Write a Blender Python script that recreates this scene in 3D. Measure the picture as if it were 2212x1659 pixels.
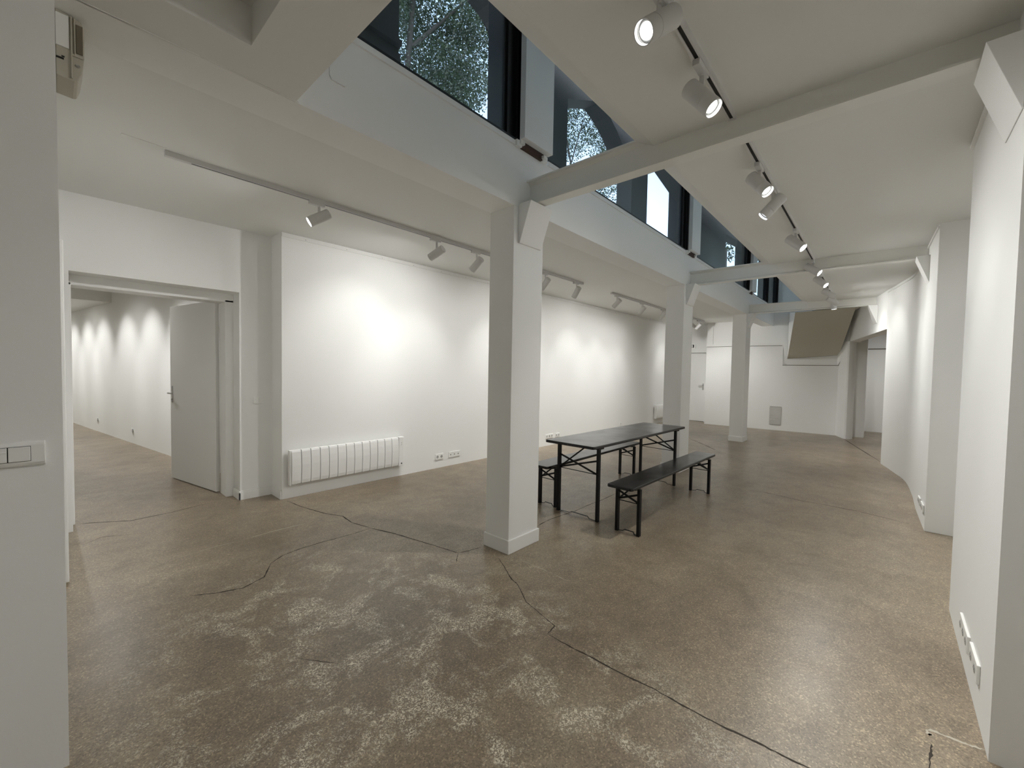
import bpy, bmesh, math, random
from mathutils import Vector, Matrix
random.seed(7)
sc = bpy.context.scene
for o in list(bpy.data.objects):
    bpy.data.objects.remove(o)
COL = sc.collection
PI = math.pi

# ------------------------------------------------------------------ camera
FPX, CAMH = 900.3, 1.487
_A = math.radians(47.91)
def _rot(v):
    c, s = math.cos(_A), math.sin(_A)
    return Vector((v[0]*c + v[1]*s, -v[0]*s + v[1]*c, v[2]))
_p, _r = math.radians(1.9784), math.radians(1.0157)
_fw = Vector((0, math.cos(_p), -math.sin(_p)))
_up = Vector((0, math.sin(_p), math.cos(_p)))
_rt = Vector((1, 0, 0))
RT = _rot(_rt*math.cos(_r) + _up*math.sin(_r))
UP = _rot(_up*math.cos(_r) - _rt*math.sin(_r))
FW = _rot(_fw)
cam_d = bpy.data.cameras.new('camera')
cam_d.sensor_fit = 'HORIZONTAL'
cam_d.sensor_width = 36.0
cam_d.lens = FPX/2212*36.0
cam_d.clip_start = 0.02
cam = bpy.data.objects.new('camera', cam_d)
COL.objects.link(cam)
m = Matrix((RT, UP, -FW)).transposed().to_4x4()
m.translation = Vector((0, 0, CAMH))
cam.matrix_world = m
sc.camera = cam

# ------------------------------------------------------------------ world, exposure
w = bpy.data.worlds.new('sky')
sc.world = w
w.use_nodes = True
nt = w.node_tree
nt.nodes.clear()
sky = nt.nodes.new('ShaderNodeTexSky')
sky.sky_type = 'NISHITA'
sky.sun_disc = False
sky.sun_elevation = math.radians(38)
sky.sun_rotation = math.radians(200)
sky.air_density = 1.0
sky.dust_density = 1.2
bg = nt.nodes.new('ShaderNodeBackground')
bg.inputs['Strength'].default_value = 0.85
wo = nt.nodes.new('ShaderNodeOutputWorld')
hs = nt.nodes.new('ShaderNodeHueSaturation')
hs.inputs['Saturation'].default_value = 0.66
nt.links.new(sky.outputs[0], hs.inputs['Color'])
nt.links.new(hs.outputs[0], bg.inputs['Color'])
nt.links.new(bg.outputs[0], wo.inputs['Surface'])
sc.view_settings.view_transform = 'Standard'
sc.view_settings.look = 'None'
sc.view_settings.gamma = 1.0
sc.view_settings.use_curve_mapping = False
sc.view_settings.exposure = 0.0
sc.cycles.max_bounces = 16
sc.cycles.diffuse_bounces = 10
sc.cycles.transparent_max_bounces = 12
SPOT_W = 23.0            # power of one gallery spot
FILL = .82             # share of an added wide fill lamp in each fixture

# ------------------------------------------------------------------ materials
def mat(name, color=(.8, .8, .8), rough=.5, metal=0.0, spec=.5, emit=None, estr=0.0):
    m = bpy.data.materials.new(name)
    m.use_nodes = True
    b = m.node_tree.nodes['Principled BSDF']
    b.inputs['Base Color'].default_value = (*color, 1)
    b.inputs['Roughness'].default_value = rough
    b.inputs['Metallic'].default_value = metal
    b.inputs['Specular IOR Level'].default_value = spec
    if emit:
        b.inputs['Emission Color'].default_value = (*emit, 1)
        b.inputs['Emission Strength'].default_value = estr
    return m
def N(m, t, **kw):
    n = m.node_tree.nodes.new(t)
    for k, v in kw.items():
        setattr(n, k, v)
    return n
def L(m, a, b):
    m.node_tree.links.new(a, b)
def ramp(m, src, stops):
    r = N(m, 'ShaderNodeValToRGB')
    e = r.color_ramp.elements
    while len(e) < len(stops):
        e.new(0.5)
    for i, (p, c) in enumerate(stops):
        e[i].position = p
        e[i].color = (*c, 1) if len(c) == 3 else c
    L(m, src, r.inputs[0])
    return r.outputs[0]
def noise(m, vec, scale, detail=4, rough=.55, dist=0.0):
    n = N(m, 'ShaderNodeTexNoise')
    n.inputs['Scale'].default_value = scale
    n.inputs['Detail'].default_value = detail
    n.inputs['Roughness'].default_value = rough
    n.inputs['Distortion'].default_value = dist
    L(m, vec, n.inputs['Vector'])
    return n.outputs['Fac']
def mathn(m, op, a, b=None, clamp=False):
    n = N(m, 'ShaderNodeMath', operation=op)
    n.use_clamp = clamp
    for i, v in enumerate((a, b)):
        if v is None: continue
        if isinstance(v, (int, float)): n.inputs[i].default_value = v
        else: L(m, v, n.inputs[i])
    return n.outputs[0]
def mixc(m, fac, a, b, mode='MIX'):
    n = N(m, 'ShaderNodeMix', data_type='RGBA', blend_type=mode)
    for s, v in ((0, fac), (6, a), (7, b)):
        if isinstance(v, (int, float)): n.inputs[s].default_value = v
        elif isinstance(v, tuple): n.inputs[s].default_value = (*v, 1)
        else: L(m, v, n.inputs[s])
    return n.outputs[2]
def position(m):
    return N(m, 'ShaderNodeNewGeometry').outputs['Position']
def bump(m, h, strength, dist):
    n = N(m, 'ShaderNodeBump')
    n.inputs['Strength'].default_value = strength
    n.inputs['Distance'].default_value = dist
    L(m, h, n.inputs['Height'])
    L(m, n.outputs[0], m.node_tree.nodes['Principled BSDF'].inputs['Normal'])

def paint(name, c1, c2, rough=.6, bs=.25):
    m = mat(name, c1, rough, spec=.3)
    b = m.node_tree.nodes['Principled BSDF']
    p = position(m)
    f = noise(m, p, 1.3, 5)
    L(m, mixc(m, f, c1, c2), b.inputs['Base Color'])
    h = noise(m, p, 90, 3)
    h2 = noise(m, p, 7, 3)
    bump(m, mathn(m, 'ADD', mathn(m, 'MULTIPLY', h, .35), h2), bs, .003)
    return m
M = {}
M['wall'] = paint('wall_paint', (.83, .832, .818), (.80, .802, .79))
M['ceiling'] = paint('ceiling_paint', (.77, .77, .75), (.74, .74, .72), .7, .3)
M['trim'] = paint('trim_paint', (.82, .82, .805), (.79, .79, .775), .42, .08)
M['steelpaint'] = paint('painted_steel', (.79, .785, .755), (.76, .755, .72), .4, .05)
M['stair_soffit'] = paint('stair_soffit_paint', (.60, .58, .50), (.56, .54, .46), .8, .2)  # darker, yellower tone for the stair underside
M['plastic'] = mat('white_plastic', (.82, .82, .80), .32)
M['fixture'] = mat('white_powder_coat', (.60, .60, .59), .45)
M['dark'] = mat('dark_slot', (.012, .012, .012), .6)
M['grey'] = mat('grey_plastic', (.16, .16, .155), .4)
M['socket'] = mat('socket_grey', (.42, .42, .41), .35)  # insert grey darkened to paint shade in the recess
M['lens'] = mat('lamp_lens', (1, 1, 1), .3, emit=(1.0, .99, .95), estr=9)
M['lens_dim'] = mat('lamp_lens_narrow', (.5, .5, .5), .2, emit=(.9, .95, 1.0), estr=.45)
M['rim'] = mat('lamp_inner_rim', (.9, .9, .9), .25, emit=(.93, .97, 1.0), estr=.75)  # emission paints the lens light onto the rim
M['chrome'] = mat('brushed_steel', (.55, .55, .54), .28, 1.0)
M['alu'] = mat('black_window_frame', (.006, .006, .007), .35)
M['slate'] = paint('outside_wall_render', (.062, .055, .048), (.044, .040, .036), .75, .3)
M['bark'] = mat('bark', (.016, .015, .014), .9)
M['old'] = paint('aged_cream_plastic', (.58, .56, .49), (.40, .37, .29), .45, .1)
M['old_dark'] = mat('aged_brown_plastic', (.16, .135, .095), .4)
M['hollow_shade'] = mat('brown_hollow_shade', (.06, .035, .025), .9)
M['sign_dark'] = mat('sign_black', (.01, .012, .012), .4)
M['scuff'] = paint('scuffed_paint', (.72, .71, .68), (.30, .29, .27), .5, .3)
M['shadowline'] = mat('painted_shadow_line', (.20, .19, .165), .9)  # dark tone standing in for shadow under the trims
M['rad'] = mat('radiator_enamel', (.83, .83, .82), .35)

# leaf
m = mat('leaf', (.05, .09, .045), .45)
b = m.node_tree.nodes['Principled BSDF']
p = position(m)
L(m, ramp(m, noise(m, p, 2.5, 3), [(.3, (.008, .014, .012)), (.55, (.022, .036, .026)), (.75, (.07, .10, .06))]), b.inputs['Base Color'])
tr = N(m, 'ShaderNodeBsdfTranslucent'); tr.inputs[0].default_value = (.08, .14, .05, 1)
mx = N(m, 'ShaderNodeMixShader'); mx.inputs[0].default_value = .25
L(m, b.outputs[0], mx.inputs[1]); L(m, tr.outputs[0], mx.inputs[2])
L(m, mx.outputs[0], m.node_tree.nodes['Material Output'].inputs['Surface'])
M['leaf'] = m

# glass : thin pane
m = bpy.data.materials.new('window_glass'); m.use_nodes = True
m.node_tree.nodes.remove(m.node_tree.nodes['Principled BSDF'])
t = N(m, 'ShaderNodeBsdfTransparent'); t.inputs[0].default_value = (.80, .86, .88, 1)
g = N(m, 'ShaderNodeBsdfGlossy'); g.inputs['Roughness'].default_value = .02
ge = N(m, 'ShaderNodeNewGeometry')
dt = N(m, 'ShaderNodeVectorMath', operation='DOT_PRODUCT'); L(m, ge.outputs['Incoming'], dt.inputs[0]); L(m, ge.outputs['Normal'], dt.inputs[1])
cs = mathn(m, 'ABSOLUTE', dt.outputs['Value'])
fz = mathn(m, 'ADD', mathn(m, 'MULTIPLY', mathn(m, 'POWER', mathn(m, 'SUBTRACT', 1.0, cs), 5.0), .92), .04)
mx = N(m, 'ShaderNodeMixShader')
L(m, fz, mx.inputs[0]); L(m, t.outputs[0], mx.inputs[1]); L(m, g.outputs[0], mx.inputs[2])
L(m, mx.outputs[0], m.node_tree.nodes['Material Output'].inputs['Surface'])
M['glass'] = m

# black stained wood of table and benches
m = mat('black_stained_wood', (.02, .02, .021), .33)
b = m.node_tree.nodes['Principled BSDF']
tc = N(m, 'ShaderNodeTexCoord').outputs['Object']
mp = N(m, 'ShaderNodeMapping'); mp.inputs['Scale'].default_value = (1.5, 24, 24); L(m, tc, mp.inputs['Vector'])
f = noise(m, mp.outputs[0], 3, 5, .6, .4)
L(m, ramp(m, f, [(.3, (.008, .008, .009)), (.7, (.020, .020, .021))]), b.inputs['Base Color'])
L(m, ramp(m, noise(m, tc, 4, 4), [(.3, (.15,)*3), (.75, (.25,)*3)]), b.inputs['Roughness'])
bump(m, f, .15, .002)
b.inputs['Specular IOR Level'].default_value = .38
M['blackwood'] = m
M['blackmetal'] = mat('black_powder_coated_steel', (.004, .004, .0045), .5, spec=.3)

# floor
m = mat('polished_concrete', (.2, .17, .13), .35)
b = m.node_tree.nodes['Principled BSDF']
p = position(m)
sep = N(m, 'ShaderNodeSeparateXYZ'); L(m, p, sep.inputs[0])
X, Y = sep.outputs[0], sep.outputs[1]
big = noise(m, p, .75, 5, .6, .3)
base = ramp(m, big, [(.25, (.160, .124, .086)), (.5, (.235, .188, .135)), (.75, (.325, .272, .202))])
mid = noise(m, p, 5.5, 6, .65, .5)
base = mixc(m, .55, base, ramp(m, mid, [(.25, (.55, .54, .52)), (.5, (1, 1, 1)), (.8, (1.32, 1.31, 1.28))]), 'MULTIPLY')
mpc = N(m, 'ShaderNodeMapping'); mpc.inputs['Scale'].default_value = (1, 3.2, 1); mpc.inputs['Rotation'].default_value = (0, 0, .8); L(m, p, mpc.inputs['Vector'])
sw = noise(m, mpc.outputs[0], 2.2, 6, .7, 1.2)
base = mixc(m, .35, base, ramp(m, sw, [(.3, (.65, .64, .62)), (.5, (1, 1, 1)), (.75, (1.2, 1.2, 1.18))]), 'MULTIPLY')
# fine aggregate
v = N(m, 'ShaderNodeTexVoronoi'); v.inputs['Scale'].default_value = 165; L(m, p, v.inputs['Vector'])
vs = N(m, 'ShaderNodeSeparateColor'); L(m, v.outputs['Color'], vs.inputs[0])
base = mixc(m, .75, base, ramp(m, vs.outputs[0], [(.0, (.62, .61, .60)), (.4, (1, 1, 1)), (.85, (1.22, 1.2, 1.17)), (.97, (2.0, 1.95, 1.8))]), 'MULTIPLY')
fine = noise(m, p, 260, 2)
base = mixc(m, .5, base, ramp(m, fine, [(.3, (.66, .65, .64)), (.6, (1.12, 1.12, 1.12))]), 'MULTIPLY')
# dark pits
v3 = N(m, 'ShaderNodeTexVoronoi'); v3.inputs['Scale'].default_value = 16; L(m, p, v3.inputs['Vector'])
pit = ramp(m, v3.outputs['Distance'], [(.03, (1, 1, 1)), (.07, (0, 0, 0))])
base = mixc(m, mathn(m, 'MULTIPLY', pit, .6), base, (.06, .045, .035))
# worn cream residue, patchy, mostly in the foreground left of the long crack
wz = N(m, 'ShaderNodeTexNoise'); wz.inputs['Scale'].default_value = 52; wz.inputs['Detail'].default_value = 3; wz.inputs['Distortion'].default_value = 2.2; L(m, p, wz.inputs['Vector'])
worm = ramp(m, wz.outputs['Fac'], [(.56, (0, 0, 0)), (.58, (1, 1, 1))])
patch = ramp(m, noise(m, p, 3.1, 7, .74, .5), [(.488, (0, 0, 0)), (.585, (1, 1, 1))])
# region: distance from (0.95, 0.95) stretched
dx = mathn(m, 'SUBTRACT', X, 1.15); dy = mathn(m, 'SUBTRACT', Y, 1.75)
d2 = mathn(m, 'ADD', mathn(m, 'MULTIPLY', mathn(m, 'MULTIPLY', dx, dx), 1.1), mathn(m, 'MULTIPLY', mathn(m, 'MULTIPLY', dy, dy), .42))
reg = ramp(m, mathn(m, 'MULTIPLY', d2, .5), [(.30, (1, 1, 1)), (.75, (0, 0, 0))])
side = mathn(m, 'GREATER_THAN', mathn(m, 'SUBTRACT', mathn(m, 'MULTIPLY', X, .62), mathn(m, 'MULTIPLY', Y, -1)), 1.02)
dens = mathn(m, 'MULTIPLY', patch, reg)
v2 = N(m, 'ShaderNodeTexNoise'); v2.inputs['Scale'].default_value = 120; v2.inputs['Detail'].default_value = 3; v2.inputs['Distortion'].default_value = 1.5; L(m, p, v2.inputs['Vector'])
flek = ramp(m, v2.outputs['Fac'], [(.585, (0, 0, 0)), (.61, (1, 1, 1))])
wsum = mathn(m, 'MAXIMUM', worm, flek)
wmask = mathn(m, 'MULTIPLY', mathn(m, 'MULTIPLY', wsum, dens), .95)
haze = mathn(m, 'MULTIPLY', mathn(m, 'MULTIPLY', dens, .07), 1)
base = mixc(m, haze, base, (.40, .36, .29))
base = mixc(m, wmask, base, (.74, .68, .55))
L(m, base, b.inputs['Base Color'])
L(m, ramp(m, noise(m, p, 3.2, 5, .6), [(.3, (.29,)*3), (.7, (.37,)*3)]), b.inputs['Roughness'])
bump(m, mathn(m, 'ADD', fine, noise(m, p, 12, 4)), .10, .003)
M['floor'] = m
M['crack'] = mat('crack_in_concrete', (.045, .036, .028), .9)
M['scrape'] = mat('pale_filler', (.50, .46, .38), .8)

def soften(ld):
    """linear instead of physical falloff: evens the pool from top to bottom of the wall"""
    ld.use_nodes = True
    n = ld.node_tree; e = n.nodes['Emission']
    f = n.nodes.new('ShaderNodeLightFalloff'); f.inputs['Strength'].default_value = 1.0
    n.links.new(f.outputs['Linear'], e.inputs['Strength'])  # unphysical falloff, flattens the wall light
# ------------------------------------------------------------------ mesh helpers
class MB:
    def __init__(s): s.v = []; s.f = []; s.mi = []
    def add(s, vs, fs, mi=0):
        o = len(s.v); s.v += [tuple(q) for q in vs]
        s.f += [tuple(i+o for i in f) for f in fs]; s.mi += [mi]*len(fs); return s
    def box(s, a, b, mi=0):
        x0, y0, z0 = a; x1, y1, z1 = b
        return s.add([(x0,y0,z0),(x1,y0,z0),(x1,y1,z0),(x0,y1,z0),(x0,y0,z1),(x1,y0,z1),(x1,y1,z1),(x0,y1,z1)],
                     [(0,3,2,1),(4,5,6,7),(0,1,5,4),(1,2,6,5),(2,3,7,6),(3,0,4,7)], mi)
    def hexa(s, vs, mi=0):  # 4 bottom ccw, 4 top ccw
        return s.add(vs, [(0,3,2,1),(4,5,6,7),(0,1,5,4),(1,2,6,5),(2,3,7,6),(3,0,4,7)], mi)
    def prism(s, poly, vec, mi=0):
        n = len(poly); vec = Vector(vec)
        vs = [Vector(q) for q in poly]; vs += [q+vec for q in vs]
        return s.add(vs, [tuple(range(n))[::-1], tuple(range(n, 2*n))] + [(i, (i+1) % n, n+(i+1) % n, n+i) for i in range(n)], mi)
    def bar(s, a, b, w, t, side=(0, 0, 1), mi=0):
        a, b = Vector(a), Vector(b); d = (b-a).normalized(); sd = Vector(side)
        u = d.cross(sd)
        if u.length < 1e-4: u = d.cross(Vector((1, 0, 0)))
        u.normalize(); v = u.cross(d).normalized()
        u *= w/2; v *= t/2
        vs = [a-u-v, a+u-v, a+u+v, a-u+v, b-u-v, b+u-v, b+u+v, b-u+v]
        return s.hexa(vs, mi)
    def lathe(s, o, d, prof, n=28, mi=0, cap0=True, cap1=True):
        o = Vector(o); d = Vector(d).normalized()
        u = d.orthogonal().normalized(); v = d.cross(u)
        vs = []; k = len(prof)
        for t, r in prof:
            for i in range(n):
                a = 2*PI*i/n
                vs.append(o + d*t + u*(r*math.cos(a)) + v*(r*math.sin(a)))
        fs = [(j*n+i, j*n+(i+1) % n, (j+1)*n+(i+1) % n, (j+1)*n+i) for j in range(k-1) for i in range(n)]
        if cap0: fs.append(tuple(range(n))[::-1])
        if cap1: fs.append(tuple((k-1)*n+i for i in range(n)))
        return s.add(vs, fs, mi)
    def build(s, name, mats, parent=None, bevel=0, smooth=False, loc=None):
        me = bpy.data.meshes.new(name)
        me.from_pydata(s.v, [], s.f)
        if not isinstance(mats, (list, tuple)): mats = [mats]
        for q in mats: me.materials.append(M[q] if isinstance(q, str) else q)
        for pgn, i in zip(me.polygons, s.mi): pgn.material_index = i
        bm = bmesh.new(); bm.from_mesh(me); bmesh.ops.recalc_face_normals(bm, faces=bm.faces); bm.to_mesh(me); bm.free()
        if smooth:
            for pgn in me.polygons: pgn.use_smooth = True
            me.set_sharp_from_angle(angle=math.radians(35))
        o = bpy.data.objects.new(name, me); COL.objects.link(o)
        if loc: o.location = loc
        if parent: o.parent = parent
        if bevel:
            bv = o.modifiers.new('bevel', 'BEVEL'); bv.width = bevel; bv.segments = 2; bv.limit_method = 'ANGLE'; bv.angle_limit = math.radians(40)
        return o
def tag(o, label, cat, group=None):
    o['label'] = label; o['category'] = cat
    if group: o['group'] = group
    return o
def thing(name, label, cat, loc=(0, 0, 0), rz=0, group=None):
    o = bpy.data.objects.new(name, None); o.empty_display_size = .1; COL.objects.link(o)
    o.location = loc; o.rotation_euler = (0, 0, rz)
    return tag(o, label, cat, group)
def struct(o, label=None):
    o['kind'] = 'structure'
    if label: o['label'] = label
    return o
def dup(root, loc, rz, label):
    r = root.copy(); COL.objects.link(r); r.location = loc; r.rotation_euler = (0, 0, rz); r['label'] = label
    for ch in list(root.children):
        c = ch.copy(); COL.objects.link(c); c.parent = r
        for gch in list(ch.children):
            d = gch.copy(); COL.objects.link(d); d.parent = c
    return r
Yh = lambda X: 2.19 + .0115*X          # gallery face of the pillar line
CZ = 2.94                               # ceiling of the left bay

# ------------------------------------------------------------------ floor with cracks
fl = MB()
fl.add([(-4.2, -3, 0), (17, -3, 0), (17, 18, 0), (-4.2, 18, 0)], [(0, 1, 2, 3)])
def ribbon(mb, pts, wdt, mi, jitter=.0022, z=.0006, sub=5):
    P = []
    for (a, b) in zip(pts[:-1], pts[1:]):
        for k in range(sub):
            t = k/sub
            P.append((a[0]+(b[0]-a[0])*t + random.uniform(-1, 1)*jitter, a[1]+(b[1]-a[1])*t + random.uniform(-1, 1)*jitter))
    P.append(pts[-1])
    vs = []
    for i, q in enumerate(P):
        a = P[max(0, i-1)]; c = P[min(len(P)-1, i+1)]
        d = Vector((c[0]-a[0], c[1]-a[1])); d.normalize()
        e = min(1, .25 + min(i, len(P)-1-i)*.25)
        ww = wdt*.5*e*random.uniform(.45, 1.35)
        vs += [(q[0]-d.y*ww, q[1]+d.x*ww, z), (q[0]+d.y*ww, q[1]-d.x*ww, z)]
    mb.add(vs, [(2*i, 2*i+1, 2*i+3, 2*i+2) for i in range(len(P)-1)], mi)
ribbon(fl, [(1.723, 4.86), (1.756, 4.565), (1.834, 4.186), (1.927, 3.98), (1.907, 3.751), (1.965, 3.495)], 0.0112, 1)
ribbon(fl, [(1.965, 3.495), (2.043, 3.246), (2.098, 2.973), (2.15, 2.719), (2.183, 2.523)], 0.0144, 1)
ribbon(fl, [(2.183, 2.523), (2.283, 2.495), (2.404, 2.473)], 0.008, 1)
ribbon(fl, [(2.183, 2.523), (2.117, 2.461), (2.068, 2.41)], 0.0064, 1)
ribbon(fl, [(1.965, 3.495), (1.731, 3.488), (1.535, 3.504), (1.346, 3.5), (1.197, 3.472), (1.089, 3.393)], 0.0096, 1)
ribbon(fl, [(1.089, 3.393), (0.983, 3.201), (0.84, 3.143), (0.708, 3.189), (0.578, 3.276)], 0.0112, 1)
ribbon(fl, [(2.345, 2.228), (2.271, 2.094), (2.171, 1.928), (2.151, 1.858), (2.024, 1.674), (1.985, 1.531), (1.947, 1.391), (1.858, 1.374)], 0.0072, 1)
ribbon(fl, [(1.858, 1.374), (1.856, 1.222), (1.863, 1.084), (1.866, 0.891), (1.879, 0.758), (1.873, 0.627), (1.877, 0.475), (1.891, 0.348), (1.895, 0.261), (1.902, 0.172), (1.898, 0.097)], 0.0088, 1)
ribbon(fl, [(2.454, -0.171), (2.467, -0.187), (2.469, -0.227), (2.471, -0.266), (2.475, -0.301), (2.485, -0.339)], 0.0112, 2)
ribbon(fl, [(2.452, -0.17), (2.434, -0.18), (2.427, -0.185)], 0.0192, 2)
ribbon(fl, [(2.372, -0.182), (2.304, -0.176), (2.221, -0.168)], 0.0096, 1)
ribbon(fl, [(3.095, 2.43), (3.172, 2.445), (3.278, 2.453), (3.361, 2.452), (3.507, 2.437), (3.709, 2.414), (3.958, 2.421), (4.227, 2.407), (4.599, 2.418)], 0.0096, 1)
ribbon(fl, [(6.009, 1.157), (5.975, 0.985), (5.918, 0.717), (5.935, 0.621), (5.92, 0.187), (5.798, -0.213)], 0.0096, 1)
ribbon(fl, [(12.487, 0.739), (10.804, 0.339), (9.667, 0.06)], 0.0224, 1)
ribbon(fl, [(9.645, 3.28), (9.268, 2.957), (8.934, 2.682), (8.617, 2.444)], 0.0192, 1)
ribbon(fl, [(0.592, 3.978), (0.833, 4.023), (1.077, 4.023)], 0.0064, 2)
ribbon(fl, [(1.077, 4.023), (1.356, 4.047), (1.658, 4.036)], 0.0128, 2)
ribbon(fl, [(2.443, 2.105), (2.445, 1.894), (2.441, 1.766)], 0.0048, 2)
ribbon(fl, [(2.441, 1.766), (2.431, 1.633)], 0.008, 2)
ribbon(fl, [(0.138, 5.48), (0.299, 5.384), (0.478, 5.254), (0.788, 5.269), (1.111, 5.354)], 0.0096, 1)
ribbon(fl, [(0.147, 4.809), (0.272, 4.923), (0.582, 4.753)], 0.0048, 1)
ribbon(fl, [(0.817, 2.184), (0.889, 2.079), (0.944, 1.993)], 0.0048, 1)
floor = struct(fl.build('floor', ['floor', 'crack', 'scrape']))

# ------------------------------------------------------------------ walls
def wallbox(name, a, b, mname='wall'):
    return struct(MB().box(a, b).build(name, mname))
# near partition at the left edge of the frame and end wall of the left bay
wallbox('wall_partition', (-4.2, 2.19, 0), (.026, 2.47, 2.80))
wallbox('wall_bay_end', (-.3, 2.47, 0), (.030, 5.25, CZ+.03))
# left wall with the shallow niche and the doorway
wl = MB()
wl.box((1.702, 4.95, 0), (13.35, 5.5, CZ+.03))
struct(wl.build('wall_left', 'wall'))
wd = MB()
wd.box((1.38, 5.25, 0), (1.702, 5.72, CZ+.03))
wd.box((-.3, 5.25, 0), (.113, 5.72, CZ+.03))
wd.box((.113, 5.25, 2.27), (1.38, 5.72, CZ+.03))
struct(wd.build('wall_doorway', 'wall'))
# room beyond the doorway
bw = MB()
bw.prism([(1.69, 5.72, 0), (.62, 12.9, 0), (.60, 13.02, 0), (.03, 17, 0), (1.2, 17, 0), (2.2, 5.72, 0)], (0, 0, 3.1))
struct(bw.build('wall_back_room_right', 'wall'))
wallbox('wall_back_room_left', (-2.2, 5.72, 0), (-2.0, 17, 3.1))
wallbox('wall_back_room_near', (-2.2, 5.3, 0), (-.25, 5.72, 3.1))
wallbox('wall_back_room_end', (-2.2, 16.5, 0), (.2, 16.8, 3.1))
struct(MB().box((-2.2, 5.72, 3.06), (2.2, 11.5, 3.3)).build('ceiling_back_room', 'ceiling'))
struct(MB().box((-2.2, 11.5, 2.68), (2.2, 17, 3.3)).build('ceiling_back_room_low', 'ceiling'))
# right-hand piers and the curved wall
wallbox('wall_right_pier', (2.42, -1.05, 0), (3.84, -.34, 3.05))
wallbox('wall_right_recess', (3.84, -1.05, 0), (5.70, -.75, 3.05))
wallbox('wall_right_near', (-4.2, -1.15, 0), (2.42, -.95, 3.05))
curve = [(5.63, -.305), (6.05, -.289), (6.5, -.275), (7.1, -.271), (7.64, -.254), (7.86, -.243), (8.07, -.226), (8.25, -.204), (8.43, -.172), (8.75, -.10), (9.1, -.025), (9.42, .053)]
cw = MB()
cw.prism([(x, y, 0) for x, y in curve] + [(9.47, -.16, 0), (8.4, -.45, 0), (7.5, -1.05, 0), (5.63, -1.05, 0)], (0, 0, 3.05))
struct(cw.build('wall_right_curved', 'wall', bevel=.004))
ln = MB()
ln.prism([(9.42, .053, 2.28), (12.50, .70, 2.28), (12.60, .52, 2.28), (9.47, -.16, 2.28)], (0, 0, .8))
struct(ln.build('wall_lintel', 'wall'))
wallbox('wall_behind_camera', (-4.3, -1.15, 0), (-4.1, 2.5, 3.3))
# far end : lower boxed panel, upper wall, door wall
def fx(y): return 12.80 + (3.96-y)*.06
lp = MB()
poly = [(3.96, 0), (.90, 0), (.90, 1.73), (2.085, 1.73), (1.99, 2.20), (2.11, 2.25), (3.96, 2.25)]
poly = [(3.96, 0), (.905, 0), (.72, 2.2), (.66, 2.2), (.66, 2.42), (.72, 2.42), (.925, 1.735), (2.085, 1.735), (2.0, 2.25), (3.96, 2.25)]
lowp = [(3.96, 0), (.905, 0), (.905, 1.735), (2.085, 1.735), (2.085, 2.25), (3.96, 2.25)]
vs = [(fx(y), y, z) for y, z in lowp]
lp.prism(vs, (.07, 0, 0))
struct(lp.build('wall_far_panel', 'wall', bevel=.003))
up = MB()
up.prism([(fx(y)+.045, y, z) for y, z in [(3.96, 0), (.4, 0), (.4, 3.2), (3.96, 3.2)]], (.3, 0, 0))
struct(up.build('wall_far', 'wall'))
wallbox('wall_far_return', (12.83, 3.80, 0), (13.5, 3.96, CZ+.03))
dw = MB()
dw.box((13.3, 3.96, 0), (13.5, 4.13, CZ+.03)); dw.box((13.3, 4.96, 0), (13.5, 5.2, CZ+.03)); dw.box((13.3, 4.13, 2.09), (13.5, 4.96, CZ+.03)); dw.box((13.38, 3.9, 0), (13.6, 5.3, 2.5))  # last box: unseen blocker added behind the door against sky light
struct(dw.build('wall_far_door', 'wall'))
# trims of the boxed panel
t = MB()
t.hexa([(fx(3.96)-.026, 3.96, 2.25), (fx(2.11)-.026, 2.11, 2.25), (fx(2.11)+.05, 2.11, 2.25), (fx(3.96)+.05, 3.96, 2.25), (fx(3.96)-.026, 3.96, 2.318), (fx(2.085)-.026, 2.085, 2.318), (fx(2.085)+.05, 2.085, 2.318), (fx(3.96)+.05, 3.96, 2.318)])
struct(t.build('trim_far_ledge', 'trim'))
t = MB()
def strip(q, dx=.026):
    t.prism([(fx(y)-dx, y, z) for y, z in q], (dx+.045, 0, 0))
strip([(2.11, 2.25), (1.985, 2.25), (1.985, 2.40), (2.085, 2.40)]); strip([(2.085, 2.25), (1.980, 2.25), (1.980, 1.735), (2.03, 1.735)])
strip([(2.085, 1.735), (.915, 1.735), (.925, 1.985), (1.985, 1.895), (2.0, 1.80)])
t.prism([(fx(.93)-.026, .935, 1.735), (fx(.93)-.026, .935, 1.985), (12.60, .785, 2.44), (12.60, .745, 2.16)], (.03, .035, 0))
struct(t.build('trim_stair_surround', 'wall'))
t = MB()  # thin dark strips painting shadow lines under trims and along edges
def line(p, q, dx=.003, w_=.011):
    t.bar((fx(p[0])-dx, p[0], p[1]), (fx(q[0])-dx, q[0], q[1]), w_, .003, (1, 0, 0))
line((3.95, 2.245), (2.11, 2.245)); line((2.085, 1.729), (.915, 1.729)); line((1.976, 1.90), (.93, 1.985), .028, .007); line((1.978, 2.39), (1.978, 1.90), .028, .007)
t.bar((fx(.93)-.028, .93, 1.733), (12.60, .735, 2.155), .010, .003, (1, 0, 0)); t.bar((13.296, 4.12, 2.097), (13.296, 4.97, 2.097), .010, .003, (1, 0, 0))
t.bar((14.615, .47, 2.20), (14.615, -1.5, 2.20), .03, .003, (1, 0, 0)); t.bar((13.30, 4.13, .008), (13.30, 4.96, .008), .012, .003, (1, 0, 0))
struct(t.build('trim_shadow_lines', 'shadowline'))
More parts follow.
